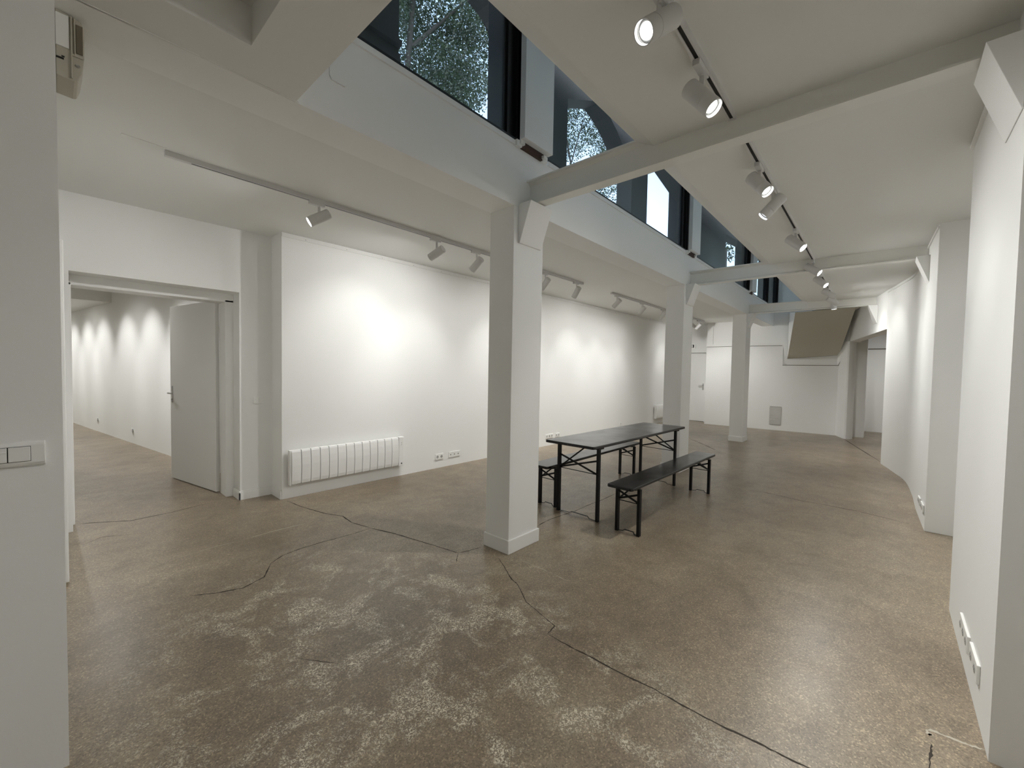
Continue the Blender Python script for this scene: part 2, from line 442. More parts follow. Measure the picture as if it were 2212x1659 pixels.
# column between the panel and the hall opening
cl = MB()
cl.prism([(fx(.93)+.01, .93, 0), (12.62, .80, 0), (12.52, .765, 0), (12.47, .735, 0), (12.455, .70, 0), (12.47, .655, 0), (12.52, .615, 0), (12.61, .585, 0), (13.4, .66, 0), (13.4, .93, 0)], (0, 0, 2.285))
cl.prism([(fx(.93)+.01, .93, 2.28), (12.62, .80, 2.28), (12.50, .70, 2.28), (12.60, .52, 2.28), (13.4, .50, 2.28), (13.4, .93, 2.28)], (0, 0, .8))
struct(cl.build('wall_hall_corner', 'wall', smooth=True))
# hall
hb = MB()
hb.box((14.66, -3, 0), (14.9, 1.5, 3.0)); 
hb.box((14.62, -3, 0), (14.66, .47, 2.19)); hb.box((14.45, .47, 0), (14.66, 1.5, 2.19))
struct(hb.build('wall_hall_back', 'wall', bevel=.004))
hs = MB(); hs.prism([(13.3, .66, 0), (14.7, .73, 0), (14.7, 1.2, 0), (13.3, 1.2, 0)], (0, 0, 3))
struct(hs.build('wall_hall_left', 'wall'))
wallbox('wall_hall_right', (7.5, -3.0, 0), (14.9, -2.8, 3.0))
wallbox('wall_hall_near', (7.3, -3.0, 0), (7.5, -1.0, 3.0))
struct(MB().prism([(9.47, -.15, 2.62), (12.6, .53, 2.62), (13.3, .52, 2.62), (14.7, .70, 2.62), (14.7, -3, 2.62), (7.4, -3, 2.62), (7.4, -1.06, 2.62), (8.45, -.48, 2.62)], (0, 0, .2)).build('ceiling_hall', 'ceiling'))

# ------------------------------------------------------------------ ceilings, header, light well
struct(MB().box((-.3, 2.44, CZ), (13.5, 5.74, CZ+.3)).build('ceiling_left', 'ceiling'))
X0, X1 = -4.2, 13.5
def longprism(name, prof, mname, x0=X0, x1=X1, shear=.0115, bevel=0):
    """profile of (Y at X=0, z), running along the pillar line"""
    mb = MB(); n = len(prof)
    vs = [(x0, y+shear*x0, z) for y, z in prof] + [(x1, y+shear*x1, z) for y, z in prof]
    mb.add(vs, [tuple(range(n))[::-1], tuple(range(n, 2*n))] + [(i, (i+1) % n, n+(i+1) % n, n+i) for i in range(n)])
    return struct(mb.build(name, mname, bevel=bevel))
longprism('wall_header', [(2.19, 2.774), (2.455, 2.774), (2.455, 3.232), (2.19, 3.232)], 'wall', x1=13.4)
longprism('ceiling_right', [(-1.2, 2.925), (1.150, 2.950), (1.262, 3.0), (1.262, 3.25), (-1.2, 3.25)], 'ceiling', x1=13.4)
longprism('wall_light_well', [(1.262, 3.1), (1.262, 5.0), (1.10, 5.0), (1.10, 3.1)], 'wall', x0=.82, x1=13.4)
struct(MB().box((.6, 1.0, 4.92), (13.6, 2.7, 5.1)).build('ceiling_light_well', 'ceiling'))
wallbox('wall_light_well_end', (.62, 1.262, 3.02), (.80, 2.5, 5.0))
wallbox('wall_light_well_far', (13.3, 1.1, 3.1), (13.5, 2.6, 5.0))
bk = MB()
bk.prism([(.56, 1.05, 2.774), (.82, 1.05, 2.774), (.82, 2.195, 2.774), (-4.2, 2.195, 2.774), (-4.2, 1.955, 2.774), (.56, 1.955, 2.774)], (0, 0, .6)); bk.box((-4.2, .95, 2.925), (.56, 1.96, 3.4))
struct(bk.build('ceiling_bulkhead', 'ceiling'))
struct(MB().bar((-1, 2.185, 2.773), (.83, 2.185, 2.7735), .006, .003).build('trim_bulkhead_joint', 'ceiling'))
struct(MB().bar((.32, 3.672, CZ), (.54, 3.682, CZ), .03, .006).build('trim_ceiling_ridge', 'ceiling'))
# underside of the staircase
st = MB()
a, b_, c, d = (12.86, 1.975, 1.90), (12.95, .925, 1.985), (11.416, 0.568, 2.928), (11.250, 1.613, 2.888)
e1, e2 = (12.95, 1.99, 3.1), (13.1, .90, 3.1)
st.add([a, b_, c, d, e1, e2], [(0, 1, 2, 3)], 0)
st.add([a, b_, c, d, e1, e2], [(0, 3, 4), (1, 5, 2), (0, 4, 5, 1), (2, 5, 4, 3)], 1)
struct(st.build('staircase_underside', ['stair_soffit', 'wall']))

# ------------------------------------------------------------------ pillars
def pillar(x0, x1, y, ybk, label, base=True):
    t = thing('pillar', label, 'pillar', ((x0+x1)/2, (y+ybk)/2, 0))
    cx, cy = (x0+x1)/2, (y+ybk)/2
    hx, hy = (x1-x0)/2, (ybk-y)/2
    MB().box((-hx, -hy, 0), (hx, hy, 2.776)).build('shaft', 'wall', t, bevel=.004)
    if base:
        MB().box((-hx-.012, -hy-.012, 0), (hx+.012, hy+.012, .112)).build('base_moulding', 'trim', t, bevel=.004)
    return t
pillar(2.450, 2.822, 2.222, 2.484, 'square white pillar nearest the camera, with painted skirting at its foot')
pillar(6.226, 6.605, 2.262, 2.526, 'square white pillar just behind the far end of the black table')
pillar(10.062, 10.445, 2.316, 2.585, 'square white pillar farthest away, standing before the low wall grille')

# ------------------------------------------------------------------ steel beams and brackets
def ibeam(x, z0, z1, y0, y1, label, fw=.10):
    t = MB(); xa, xb = x, x+fw; xm = (xa+xb)/2; f = .011; wb = .004; k = .022
    prof = [(xa, z0), (xb, z0), (xb, z0+f), (xm+wb+k, z0+f), (xm+wb, z0+f+k), (xm+wb, z1-f-k), (xm+wb+k, z1-f), (xb, z1-f), (xb, z1), (xa, z1), (xa, z1-f),
            (xm-wb-k, z1-f), (xm-wb, z1-f-k), (xm-wb, z0+f+k), (xm-wb-k, z0+f), (xa, z0+f)]
    t.prism([(px, y1, pz) for px, pz in prof], (0, y0-y1, 0))
    o = t.build('steel_beam', 'steelpaint')
    return tag(o, label, 'beam')
ibeam(2.588, 2.806, 3.005, -.38, 2.225, 'white painted steel beam crossing nearest, from first pillar to right pier')
ibeam(6.42, 2.788, 2.992, -.33, 2.268, 'white painted steel beam crossing from the second pillar to the curved wall')
ibeam(10.17, 2.785, 2.98, .10, 2.315, 'white painted steel beam crossing farthest, above the staircase underside')
def bracket(x0, x1, yw, s, z0, z1, p1, p0, label):
    mb = MB()
    mb.prism([(x0, yw-s*.0, z0), (x0, yw+s*p0, z0), (x0, yw+s*p1, z1), (x0, yw-s*.0, z1)], (x1-x0, 0, 0))
    return tag(mb.build('bracket', 'wall', bevel=.003), label, 'bracket')
bracket(2.500, 2.776, 2.222, -1, 2.492, 2.800, .128, .018, 'white wedge bracket under beam end on nearest pillar')
bracket(6.30, 6.57, 2.263, -1, 2.495, 2.792, .125, .018, 'white wedge bracket under beam end on second pillar')
bracket(10.12, 10.38, 2.318, -1, 2.495, 2.79, .125, .018, 'white wedge bracket under beam end on farthest pillar')
bracket(2.47, 2.79, -.34, 1, 2.505, 2.80, .106, .004, 'white wedge bracket at top right corner, on the near pier')
bracket(6.28, 6.57, -.285, 1, 2.495, 2.785, .112, .004, 'white wedge bracket on right wall under the second beam')
mb = MB(); wy = lambda x: .055 + (x-9.42)*.2101
mb.hexa([(10.08, wy(10.08), 2.45), (10.36, wy(10.36), 2.45), (10.36, wy(10.36)+.006, 2.45), (10.08, wy(10.08)+.006, 2.45),
         (10.08, wy(10.08), 2.782), (10.36, wy(10.36), 2.782), (10.36, .345, 2.782), (10.08, .33, 2.782)])
tag(mb.build('bracket', 'wall', bevel=.002), 'white wedge bracket under the farthest beam, over the hall opening', 'bracket')

# ------------------------------------------------------------------ windows of the light well
def win(n, xa, xb, frame_w=.17):
    """glazing bay between xa and xb along the header"""
    r = bpy.data.objects.new('window_%d' % n, None); COL.objects.link(r); struct(r)
    def q(mb, x0, x1, y0, y1, z0, z1):
        mb.hexa([(x0, Yh(x0)+y0, z0), (x1, Yh(x1)+y0, z0), (x1, Yh(x1)+y1, z0), (x0, Yh(x0)+y1, z0),
                 (x0, Yh(x0)+y0, z1), (x1, Yh(x1)+y0, z1), (x1, Yh(x1)+y1, z1), (x0, Yh(x0)+y1, z1)])
        return mb
    q(MB(), xa, xb, -.012, .03, 3.226, 3.262).build('window_sill', 'trim', r, bevel=.002)
    g = MB(); q(g, xa, xb, -.010, .03, 3.262, 3.279); q(g, xa, xb, .0, .06, 4.86, 4.92)
    g.build('gasket', 'alu', r)
    q(MB(), xa, xb-frame_w, .034, .040, 3.27, 4.9).build('window_pane', 'glass', r)
    f = MB()
    q(f, xb-frame_w, xb-frame_w+.03, .03, .20, 3.262, 4.92); q(f, xb-frame_w+.03, xb-frame_w+.06, .012, .17, 3.262, 4.92); q(f, xb-frame_w+.06, xb-.055, .03, .15, 3.262, 4.92); q(f, xb-.055, xb-.035, -.004, .12, 3.262, 4.92); q(f, xb-.035, xb-.02, .01, .1, 3.262, 4.92); q(f, xb-.02, xb, -.02, .09, 3.262, 4.92)
    f.build('window_frame', 'alu', r)
    q(MB(), xb, xb+.02, -.03, .06, 3.30, 4.92).build('seal_strip', 'grey', r)
    return r
win(1, .80, 2.50); win(2, 2.86, 6.25, .19); win(3, 6.66, 10.06, .19); win(4, 10.50, 12.05, .12)
win(5, 12.2, 13.3)
# hanging white panels in front of each pillar line
for i, (xa, xb, txt) in enumerate([(2.462, 2.820, 'between the two nearest high windows'), (6.245, 6.60, 'between second and third high windows, above second pillar'), (10.05, 10.42, 'between high windows above the farthest pillar')]):
    y = Yh(xa)
    t = thing('cover_panel', 'tall white board hanging ' + txt, 'panel', (xa, y, 3.27))
    MB().box((0, -.083, 0), (xb-xa, -.03, 1.64)).build('board', 'trim', t, bevel=.002)
    MB().box((.03, -.02, -.045), (xb-xa-.03, .10, .02)).build('hollow_shade', 'hollow_shade', t)  # dark brown box paints the shaded recess under the board
    MB().box((-.03, -.03, -.05), (.03, .05, -.004)).box((.0, -.045, -.03), (.05, .0, .0)).build('clip', 'plastic', t, bevel=.002)
    MB().box((xb-xa-.06, -.03, -.05), (xb-xa-.0, .05, -.004)).box((xb-xa-.07, -.045, -.035), (xb-xa-.03, .0, -.01)).build('clip', 'plastic', t, bevel=.002)

# outside wall with openings
ow = MB()
YO, TO = 3.0, .25
ow.box((-4.0, YO, 3.26), (1.9, YO+TO, 6.3))
ow.box((3.14, YO, 3.26), (4.24, YO+TO, 6.3))
ow.box((5.95, YO, 3.26), (6.5, YO+TO, 6.3))
ow.box((7.98, YO, 3.26), (10.85, YO+TO, 6.3))
ow.box((12.62, YO, 3.26), (13.3, YO+TO, 6.3))
ow.box((15.6, YO, 3.26), (16.5, YO+TO, 6.3))
ow.prism([(3.14, YO, 6.3), (3.14, YO, 4.996), (3.152, YO, 4.996), (3.069, YO, 5.069), (2.963, YO, 5.114), (2.837, YO, 5.142), (2.3, YO, 5.75), (1.9, YO, 5.75), (1.9, YO, 6.3)], (0, TO, 0))
ow.prism([(5.95, YO, 6.3), (5.95, YO, 4.55), (5.468, YO, 4.906), (5.243, YO, 5.02), (4.984, YO, 5.093), (4.24, YO, 4.775), (4.24, YO, 6.3)], (0, TO, 0))
ow.prism([(7.98, YO, 6.3), (7.98, YO, 4.917), (8.006, YO, 4.917), (7.293, YO, 5.072), (6.5, YO, 4.672), (6.5, YO, 6.3)], (0, TO, 0))
ow.prism([(12.62, YO, 6.3), (12.62, YO, 4.95), (10.85, YO, 4.8), (10.85, YO, 6.3)], (0, TO, 0))
ow.prism([(15.6, YO, 6.3), (15.6, YO, 5.6), (13.3, YO, 5.6), (13.3, YO, 6.3)], (0, TO, 0))
struct(ow.build('wall_outside', 'slate'))
struct(MB().box((-4, 2.955, 4.03), (1.90, 3.0, 4.075)).box((-4, 2.975, 3.70), (1.90, 3.0, 3.98)).build('trim_outside_moulding', 'slate'))
struct(MB().box((-4, 3.05, 3.3), (16, 3.20, 3.36)).box((-4, 2.6, 3.0), (16, 3.4, 3.2)).build('trim_outside_ledge', 'slate'))
struct(MB().box((-4.2, 2.5, 6.2), (16.5, 3.4, 6.4)).build('ceiling_porch', 'slate'))
def tree(name, label, cx, cy, z0, z1, clusters, nleaf, size, trunk):
    t = thing(name, label, 'tree', (cx, cy, 0))
    tb = MB()
    for (a, b_, r0, r1) in trunk:
        a, b_ = Vector(a)-Vector((cx, cy, 0)), Vector(b_)-Vector((cx, cy, 0))
        l = (b_-a).length
        tb.lathe(a, b_-a, [(0, r0), (l*.5, (r0+r1)*.5), (l, r1)], 8)
    tb.build('trunk', 'bark', t, smooth=True)
    lv = MB()
    for (x, y, z, rad, k) in clusters:
        for i in range(int(nleaf*k)):
            while True:
                q = Vector((random.uniform(-1, 1), random.uniform(-1, 1), random.uniform(-1, 1)))
                if q.length < 1: break
            c = Vector((x-cx, y-cy, z)) + q*rad
            n = Vector((random.gauss(0, 1), random.gauss(0, 1), random.gauss(0, 1))).normalized()
            u = n.orthogonal().normalized(); vv = n.cross(u)
            s = size*random.uniform(.6, 1.3)
            lv.add([c-u*s, c-vv*s*.42, c+u*s, c+vv*s*.42], [(0, 1, 2, 3)])
    lv.build('foliage', 'leaf', t)
    return t
random.seed(11)
cl1 = [(random.uniform(3.2, 6.6), random.uniform(6.4, 8.4), random.uniform(4.6, 9.6), random.uniform(.45, .8), 1) for k in range(112)]
tree('tree', 'large evergreen tree outside the nearest high window', 4.0, 7.4, 0, 9, cl1, 900, .034,
     [((4.5, 7.0, 0), (4.55, 7.0, 6.2), .07, .06), ((4.55, 7.0, 6.2), (4.85, 7.0, 10), .06, .045), ((4.6, 7, 6.4), (5.9, 7.2, 7.4), .05, .02), ((4.55, 7, 5.6), (3.4, 7.3, 6.6), .05, .02), ((4.7, 7, 7.6), (5.8, 6.8, 9.0), .045, .02)])
cl2 = [(random.uniform(8.2, 12.2), random.uniform(6.0, 8.0), random.uniform(4.6, 9.2), random.uniform(.35, .6), 1) for k in range(52)]
tree('tree', 'loose leafy tree outside the second high window', 10.6, 7.0, 0, 9, cl2, 460, .038,
     [((10.6, 7, 0), (10.7, 7, 7), .10, .06), ((10.65, 7, 6), (9.1, 6.6, 8.2), .04, .012), ((10.7, 7, 6.6), (12.0, 6.7, 8.6), .04, .012), ((9.8, 6.8, 7.2), (9.9, 6.4, 8.6), .02, .008)])
cl3 = [(random.uniform(21.5, 26), random.uniform(5.5, 8.0), random.uniform(5.2, 10.5), random.uniform(.4, .7), 1) for k in range(26)]
tree('tree', 'distant tree outside the small far high window', 23.5, 6.5, 0, 9, cl3, 120, .09, [((23.5, 6.5, 0), (23.6, 6.5, 8), .12, .05)])

# ------------------------------------------------------------------ skirting and rails
def base_run(name, pts, h=.10, t=.015, mname='trim'):
    mb = MB()
    for a, b_ in zip(pts[:-1], pts[1:]):
        a3, b3 = Vector((*a, h*.36)), Vector((*b_, h*.36))
        d = (b3-a3).normalized()*t*.5
        mb.bar((a3.x-d.x, a3.y-d.y, h*.40), (b3.x+d.x, b3.y+d.y, h*.40), t, h*.80)
        mb.bar((a3.x-d.x, a3.y-d.y, h*.84), (b3.x+d.x, b3.y+d.y, h*.84), t*.75, h*.10)
        mb.bar((a3.x-d.x, a3.y-d.y, h*.95), (b3.x+d.x, b3.y+d.y, h*.95), t*.45, h*.10)
    return struct(mb.build(name, mname, bevel=.0015))
base_run('baseboard_niche', [(1.372, 5.46), (1.372, 5.243), (1.695, 5.243), (1.695, 4.965)])
rl = MB(); rl.box((1.702, 4.938, 2.893), (13.3, 4.952, 2.922))
for k in range(24): rl.lathe((1.95+k*.48, 4.938, 2.906), (0, -1, 0), [(0, .004), (.002, .003)], 8, 1)
struct(rl.build('trim_picture_rail', ['trim', 'grey']))
rr = MB(); rr.bar((2.95, -.332, 2.906), (3.84, -.332, 2.906), .022, .012, (0, 0, 1));
struct(rr.build('trim_rail_pier', 'trim'))
rr = MB()
for (a, b_) in zip(curve[:-1], curve[1:]):
    rr.bar((a[0], a[1]+.007, 2.90), (b_[0], b_[1]+.007, 2.90), .012, .020)
struct(rr.build('trim_rail_curved', 'trim'))

# ------------------------------------------------------------------ doors
fm = MB()
fm.box((1.30, 5.47, 0), (1.385, 5.70, 2.20)); fm.box((.108, 5.47, 0), (.130, 5.70, 2.20)); fm.box((.108, 5.47, 2.178), (1.385, 5.70, 2.275))
struct(fm.build('trim_doorway_frame', 'trim', bevel=.003))
d1 = bpy.data.objects.new('door_1', None); COL.objects.link(d1); struct(d1)
d1.location = (1.305, 5.735, 0)
ang = math.atan2(6.895-5.735, 1.062-1.295)
d1.rotation_euler = (0, 0, ang)
MB().box((0, -.0, .012), (1.17, .042, 2.214)).build('door_leaf', 'trim', d1, bevel=.003)
h = MB(); h.box((1.10, .042, .99), (1.138, .049, 1.20)); 
h.lathe((1.119, .042, 1.11), (0, 1, 0), [(0, .010), (.05, .010)], 12)
h.bar((1.125, .088, 1.11), (1.01, .092, 1.108), .018, .014)
h.lathe((1.119, .049, 1.03), (0, 1, 0), [(0, .009), (.006, .009)], 12)
h.box((1.10, -.007, .99), (1.138, .0, 1.20)); h.lathe((1.119, 0, 1.11), (0, -1, 0), [(0, .010), (.05, .010)], 12); h.bar((1.125, -.046, 1.11), (1.01, -.05, 1.108), .018, .014)
h.build('door_handle', 'chrome', d1, bevel=.002)
MB().box((-.004, -.005, .3), (.012, .0, .42)).box((-.004, -.005, 1.8), (.012, .0, 1.92)).build('hinge', 'trim', d1)
# white door panel folded flat against the bay end wall
d3 = bpy.data.objects.new('door_3', None); COL.objects.link(d3); struct(d3)
MB().box((.030, 4.0, .02), (.064, 5.18, 2.276)).build('door_leaf', 'trim', d3, bevel=.004)
d2 = bpy.data.objects.new('door_2', None); COL.objects.link(d2); struct(d2); d2.location = (13.31, 4.13, 0)
MB().box((0, 0, .012), (.04, .83, 2.085)).build('door_leaf', 'trim', d2, bevel=.003)
h = MB(); h.box((-.008, .035, .97), (0, .075, 1.17)); h.lathe((-.008, .055, 1.11), (-1, 0, 0), [(0, .010), (.045, .010)], 12)
h.bar((-.05, .05, 1.11), (-.055, .17, 1.108), .018, .014, (1, 0, 0)); h.lathe((-.008, .055, 1.02), (-1, 0, 0), [(0, .009), (.006, .009)], 12)
h.build('door_handle', 'chrome', d2, bevel=.002)

# ------------------------------------------------------------------ radiators
def radiator(x0, n, label):
    """slim electric radiator on the left wall, seen from the gallery"""
    t = thing('radiator', label, 'radiator', (x0, 4.948, .155))
    pw, H = .1045, .392
    def prof(s=0): return [(-.028, 0+s), (-.078, .012+s*0), (-.086, .05), (-.092, .15), (-.094, .22), (-.090, .30), (-.082, .37), (-.074, H), (-.028, H)]
    for i in range(n):
        xa, xb = .02+i*pw, .02+(i+1)*pw-.006
        mb = MB(); mb.prism([(xa, y, z) for y, z in prof()], (xb-xa, 0, 0))
        mb.build('fin', 'rad', t, bevel=.003)
    MB().box((.0, -.075, .0), (.021, -.02, H+.002)).build('housing', 'rad', t, bevel=.003)
    for xq in (.06, n*pw-.1): MB().box((xq, -.03, .03), (xq+.04, .0, .36)).build('wall_mount', 'rad', t)
    xc = .02+n*pw
    MB().box((.02, -.066, .008), (xc, -.03, H-.008)).build('fin_gap_shade', 'grey', t)  # dark box added to paint the shaded gaps between fins
    MB().box((xc, -.084, -.004), (xc+.082, -.018, H+.004)).build('control_panel', 'rad', t, bevel=.01)
    MB().lathe((xc+.042, -.084, .035), (0, -1, 0), [(0, .011), (.006, .010)], 16).build('knob', 'grey', t)
    MB().box((xc+.038, -.0855, .31), (xc+.046, -.083, .318)).box((xc+.038, -.0855, .285), (xc+.046, -.083, .293)).build('indicator', 'grey', t)
    return t
radiator(1.755, 13, 'wide white electric radiator with curved fins, low on the left wall')
radiator(11.52, 8, 'white radiator partly hidden behind the second pillar, far along the left wall')
# painted pipe trace beside the first radiator

# ------------------------------------------------------------------ sockets and switches
def socket(name, label, loc, rz, wdt, hgt, n, kind='round', depth=.012):
    """plate facing local -Y"""
    t = thing(name, label, 'socket', loc, rz)
    MB().box((-wdt/2, -depth, -hgt/2), (wdt/2, 0, hgt/2)).build('plate', 'plastic', t, bevel=.003)
    step = wdt/n
    for i in range(n):
        cx = -wdt/2 + step*(i+.5)
        if kind == 'round':
            mb = MB(); mb.lathe((cx, -depth, 0), (0, -1, 0), [(0, .0215), (.001, .0215), (.0015, .019), (-.006+.0085, .017)], 20, 0)
            for dx in (-.0095, .0095): mb.lathe((cx+dx, -depth-.0026, 0), (0, -1, 0), [(0, .0035), (.0004, .0035)], 8, 1)
            mb.lathe((cx, -depth-.0026, .011), (0, -1, 0), [(0, .003), (.0006, .003)], 8, 1)
            mb.build('socket_insert', ['socket', 'dark'], t)
        elif kind == 'jack':
            MB().box((cx-.008, -depth-.0015, -.009), (cx+.008, -depth, .007)).build('jack', 'grey', t)
        else:
            MB().box((cx-step*.42, -depth-.004, -hgt*.34), (cx+step*.42, -depth, hgt*.34)).build('rocker', 'plastic', t, bevel=.002)
    return t
socket('power_socket', 'double white power socket on left wall, between radiator and first pillar', (3.88, 4.95, .168), 0, .148, .085, 2)
socket('data_socket', 'white plate with three small jacks beside the double socket', (4.168, 4.95, .168), 0, .225, .085, 3, 'jack')
socket('power_socket', 'white triple socket plate seen just above the near table end', (6.60, 4.95, .185), 0, .24, .080, 3)
socket('power_socket', 'double white socket right of the triple plate above the table', (6.875, 4.95, .180), 0, .148, .080, 2)
socket('data_socket', 'tiny white outlet on left wall above the middle of the tabletop', (9.56, 4.95, .18), 0, .07, .08, 1, 'jack')
sw = socket('light_switch', 'small white double light switch in the niche right of the doorway', (1.559, 5.25, 1.093), 0, .098, .075, 2, 'rocker'); sw['category'] = 'switch'
# big switch plate at the left edge of the frame
t = thing('light_switch', 'large white two-rocker switch plate at the left picture edge', 'switch', (-.092, 2.19, 1.169))
MB().prism([(-.076, -.0, -.0435), (-.076, -.008, -.040), (-.076, -.012, -.030), (-.076, -.012, .030), (-.076, -.008, .040), (-.076, 0, .0435)], (.152, 0, 0)).build('plate', 'plastic', t, bevel=.003)
MB().box((-.008, -.0165, -.0235), (.041, -.010, .0255)).build('rocker', 'plastic', t, bevel=.0015)
MB().box((-.060, -.0165, -.0235), (-.0105, -.010, .0255)).box((-.058, -.018, .008), (-.012, -.016, .012)).build('rocker', 'plastic', t, bevel=.0015)
MB().box((-.0612, -.0128, -.0248), (.0422, -.0119, .0268)).build('gap', 'dark', t)
# right wall sockets (face +Y)
socket('power_socket', 'triple white socket on near right pier, farther of the pair', (3.11, -.34, .188), PI, .290, .085, 3)
socket('power_socket', 'white socket plate on near right pier, nearer the camera', (2.785, -.34, .20), PI, .225, .085, 2)
a = math.atan2(.016, .42)
socket('power_socket', 'small white socket low on the curved right wall, farther one', (6.05, -.287, .20), PI+a, .15, .075, 2)
socket('power_socket', 'small white socket at the near corner of the curved right wall', (5.78, -.297, .20), PI+a, .20, .075, 2)
# back room sockets
aw = math.atan2(-(12.9-5.72), -(.62-1.69))
def on_back(y, off=0.0): return 1.69 + (y-5.72)*(.62-1.69)/(12.9-5.72) + off
for (y, z, txt) in [(10.35, .24, 'nearer white double socket on the wall seen through the doorway'), (12.6, .25, 'farther white double socket on the wall seen through the doorway')]:
    socket('power_socket', txt, (on_back(y), y, z), -PI/2 - math.atan2(1.07, 7.18)*-1*-1, .15, .085, 2)

# ------------------------------------------------------------------ odd fittings
# aged alarm box hanging beside the partition, top left
t = thing('alarm_box', 'old yellowed plastic box mounted under the ceiling, top left corner', 'box', (.028, 2.30, 2.54))
bx = MB(); bx.prism([(0, 0, 0), (.046, 0, -.004), (.056, 0, .0), (.066, 0, .03), (.072, 0, .075), (.074, 0, .12), (.073, 0, .20), (.066, 0, .222), (0, 0, .236)], (0, .16, 0)); bx.build('casing', 'old', t, bevel=.003)
MB().box((.0, -.005, .105), (.034, .0, .222)).build('label_plate', 'plastic', t, bevel=.0015)
MB().box((.052, -.004, .10), (.070, .0, .205)).build('side_panel', 'old_dark', t, bevel=.0015)
MB().box((.038, -.009, .0), (.042, .0, .225)).box((.047, -.007, .088), (.0505, .0, .222)).box((.042, -.006, .085), (.073, .0, .092)).build('rib', 'old', t, bevel=.001)
MB().lathe((.055, 0, .055), (0, -1, 0), [(0, .007), (.006, .005)], 14).build('screw', 'chrome', t)
MB().box((.0, -.003, .060), (.020, .001, .066)).box((.014, -.003, .069), (.022, .001, .073)).build('slot', 'dark', t)
# octagonal blanking plate on the header
t = MB(); y = Yh(1.03)
t.prism([(.985, y, 3.055), (.985, y, 2.992), (.997, y, 2.972), (1.068, y, 2.970), (1.080, y, 2.985), (1.080, y, 3.055), (1.068, y, 3.068), (.997, y, 3.068)], (0, -.008, 0))
tag(t.build('blanking_plate', 'wall', bevel=.001), 'painted-over octagonal cover plate below the nearest high window', 'plate')
# exit sign
t = thing('exit_sign', 'small white emergency exit sign box above the far door', 'sign', (13.3, 4.58, 2.305))
MB().box((-.03, -.15, -.058), (0, .15, .058)).build('housing', 'plastic', t, bevel=.004)
MB().box((-.0315, -.105, -.045), (-.029, .06, .045)).build('pictogram_field', 'sign_dark', t)
pm = MB()
pm.box((-.033, -.072, -.036), (-.031, -.038, .036))
pm.bar((-.0325, .0, .005), (-.0325, .035, -.02), .010, .002, (1, 0, 0)); pm.bar((-.0325, .0, .02), (-.0325, .0, -.01), .012, .002, (1, 0, 0)); pm.bar((-.0325, .0, -.008), (-.0325, -.02, -.034), .009, .002, (1, 0, 0))
pm.lathe((-.0315, -.004, .032), (-1, 0, 0), [(0, .006), (.001, .006)], 10)
pm.build('pictogram', 'plastic', t)
# scuffed grille low on the far wall
gy = 2.205; gx = fx(gy)
t = thing('wall_grille', 'scuffed white louvred hatch low on the far wall', 'grille', (gx, gy, .385), math.atan2(.06, 1)*-1*-1)
fr_ = MB(); W2, H2 = .128, .245
for (a, b_) in [((-W2, -H2), (W2, -H2)), ((-W2, H2), (W2, H2)), ((-W2, -H2), (-W2, H2)), ((W2, -H2), (W2, H2))]:
    fr_.bar((-.004, a[0], a[1]), (-.004, b_[0], b_[1]), .014, .008, (1, 0, 0))
fr_.build('grille_frame', 'scuff', t)
MB().box((-.0015, -W2, -H2), (.0, W2, H2)).build('backing', 'grey', t)
sl = MB()
for k in range(17):
    z = -H2+.02+k*.0272
    sl.hexa([(-.003, -W2+.006, z+random.uniform(-.003, .003)), (-.009, -W2+.006, z-.004), (-.009, W2-.006, z-.004+random.uniform(-.004, .004)), (-.003, W2-.006, z+random.uniform(-.004, .004)),
             (-.003, -W2+.006, z+.024), (-.005, -W2+.006, z+.0225), (-.005, W2-.006, z+.0225-random.uniform(0, .005)), (-.003, W2-.006, z+.022-random.uniform(0, .007))])
sl.build('louvres', 'scuff', t)
# vent in the hall
t = MB(); t.box((14.645, .33, 2.40), (14.66, .60, 2.50)); tag(t.build('vent_cover', 'trim', bevel=.002), 'pale rectangular vent cover high in the hall beyond the opening', 'vent')

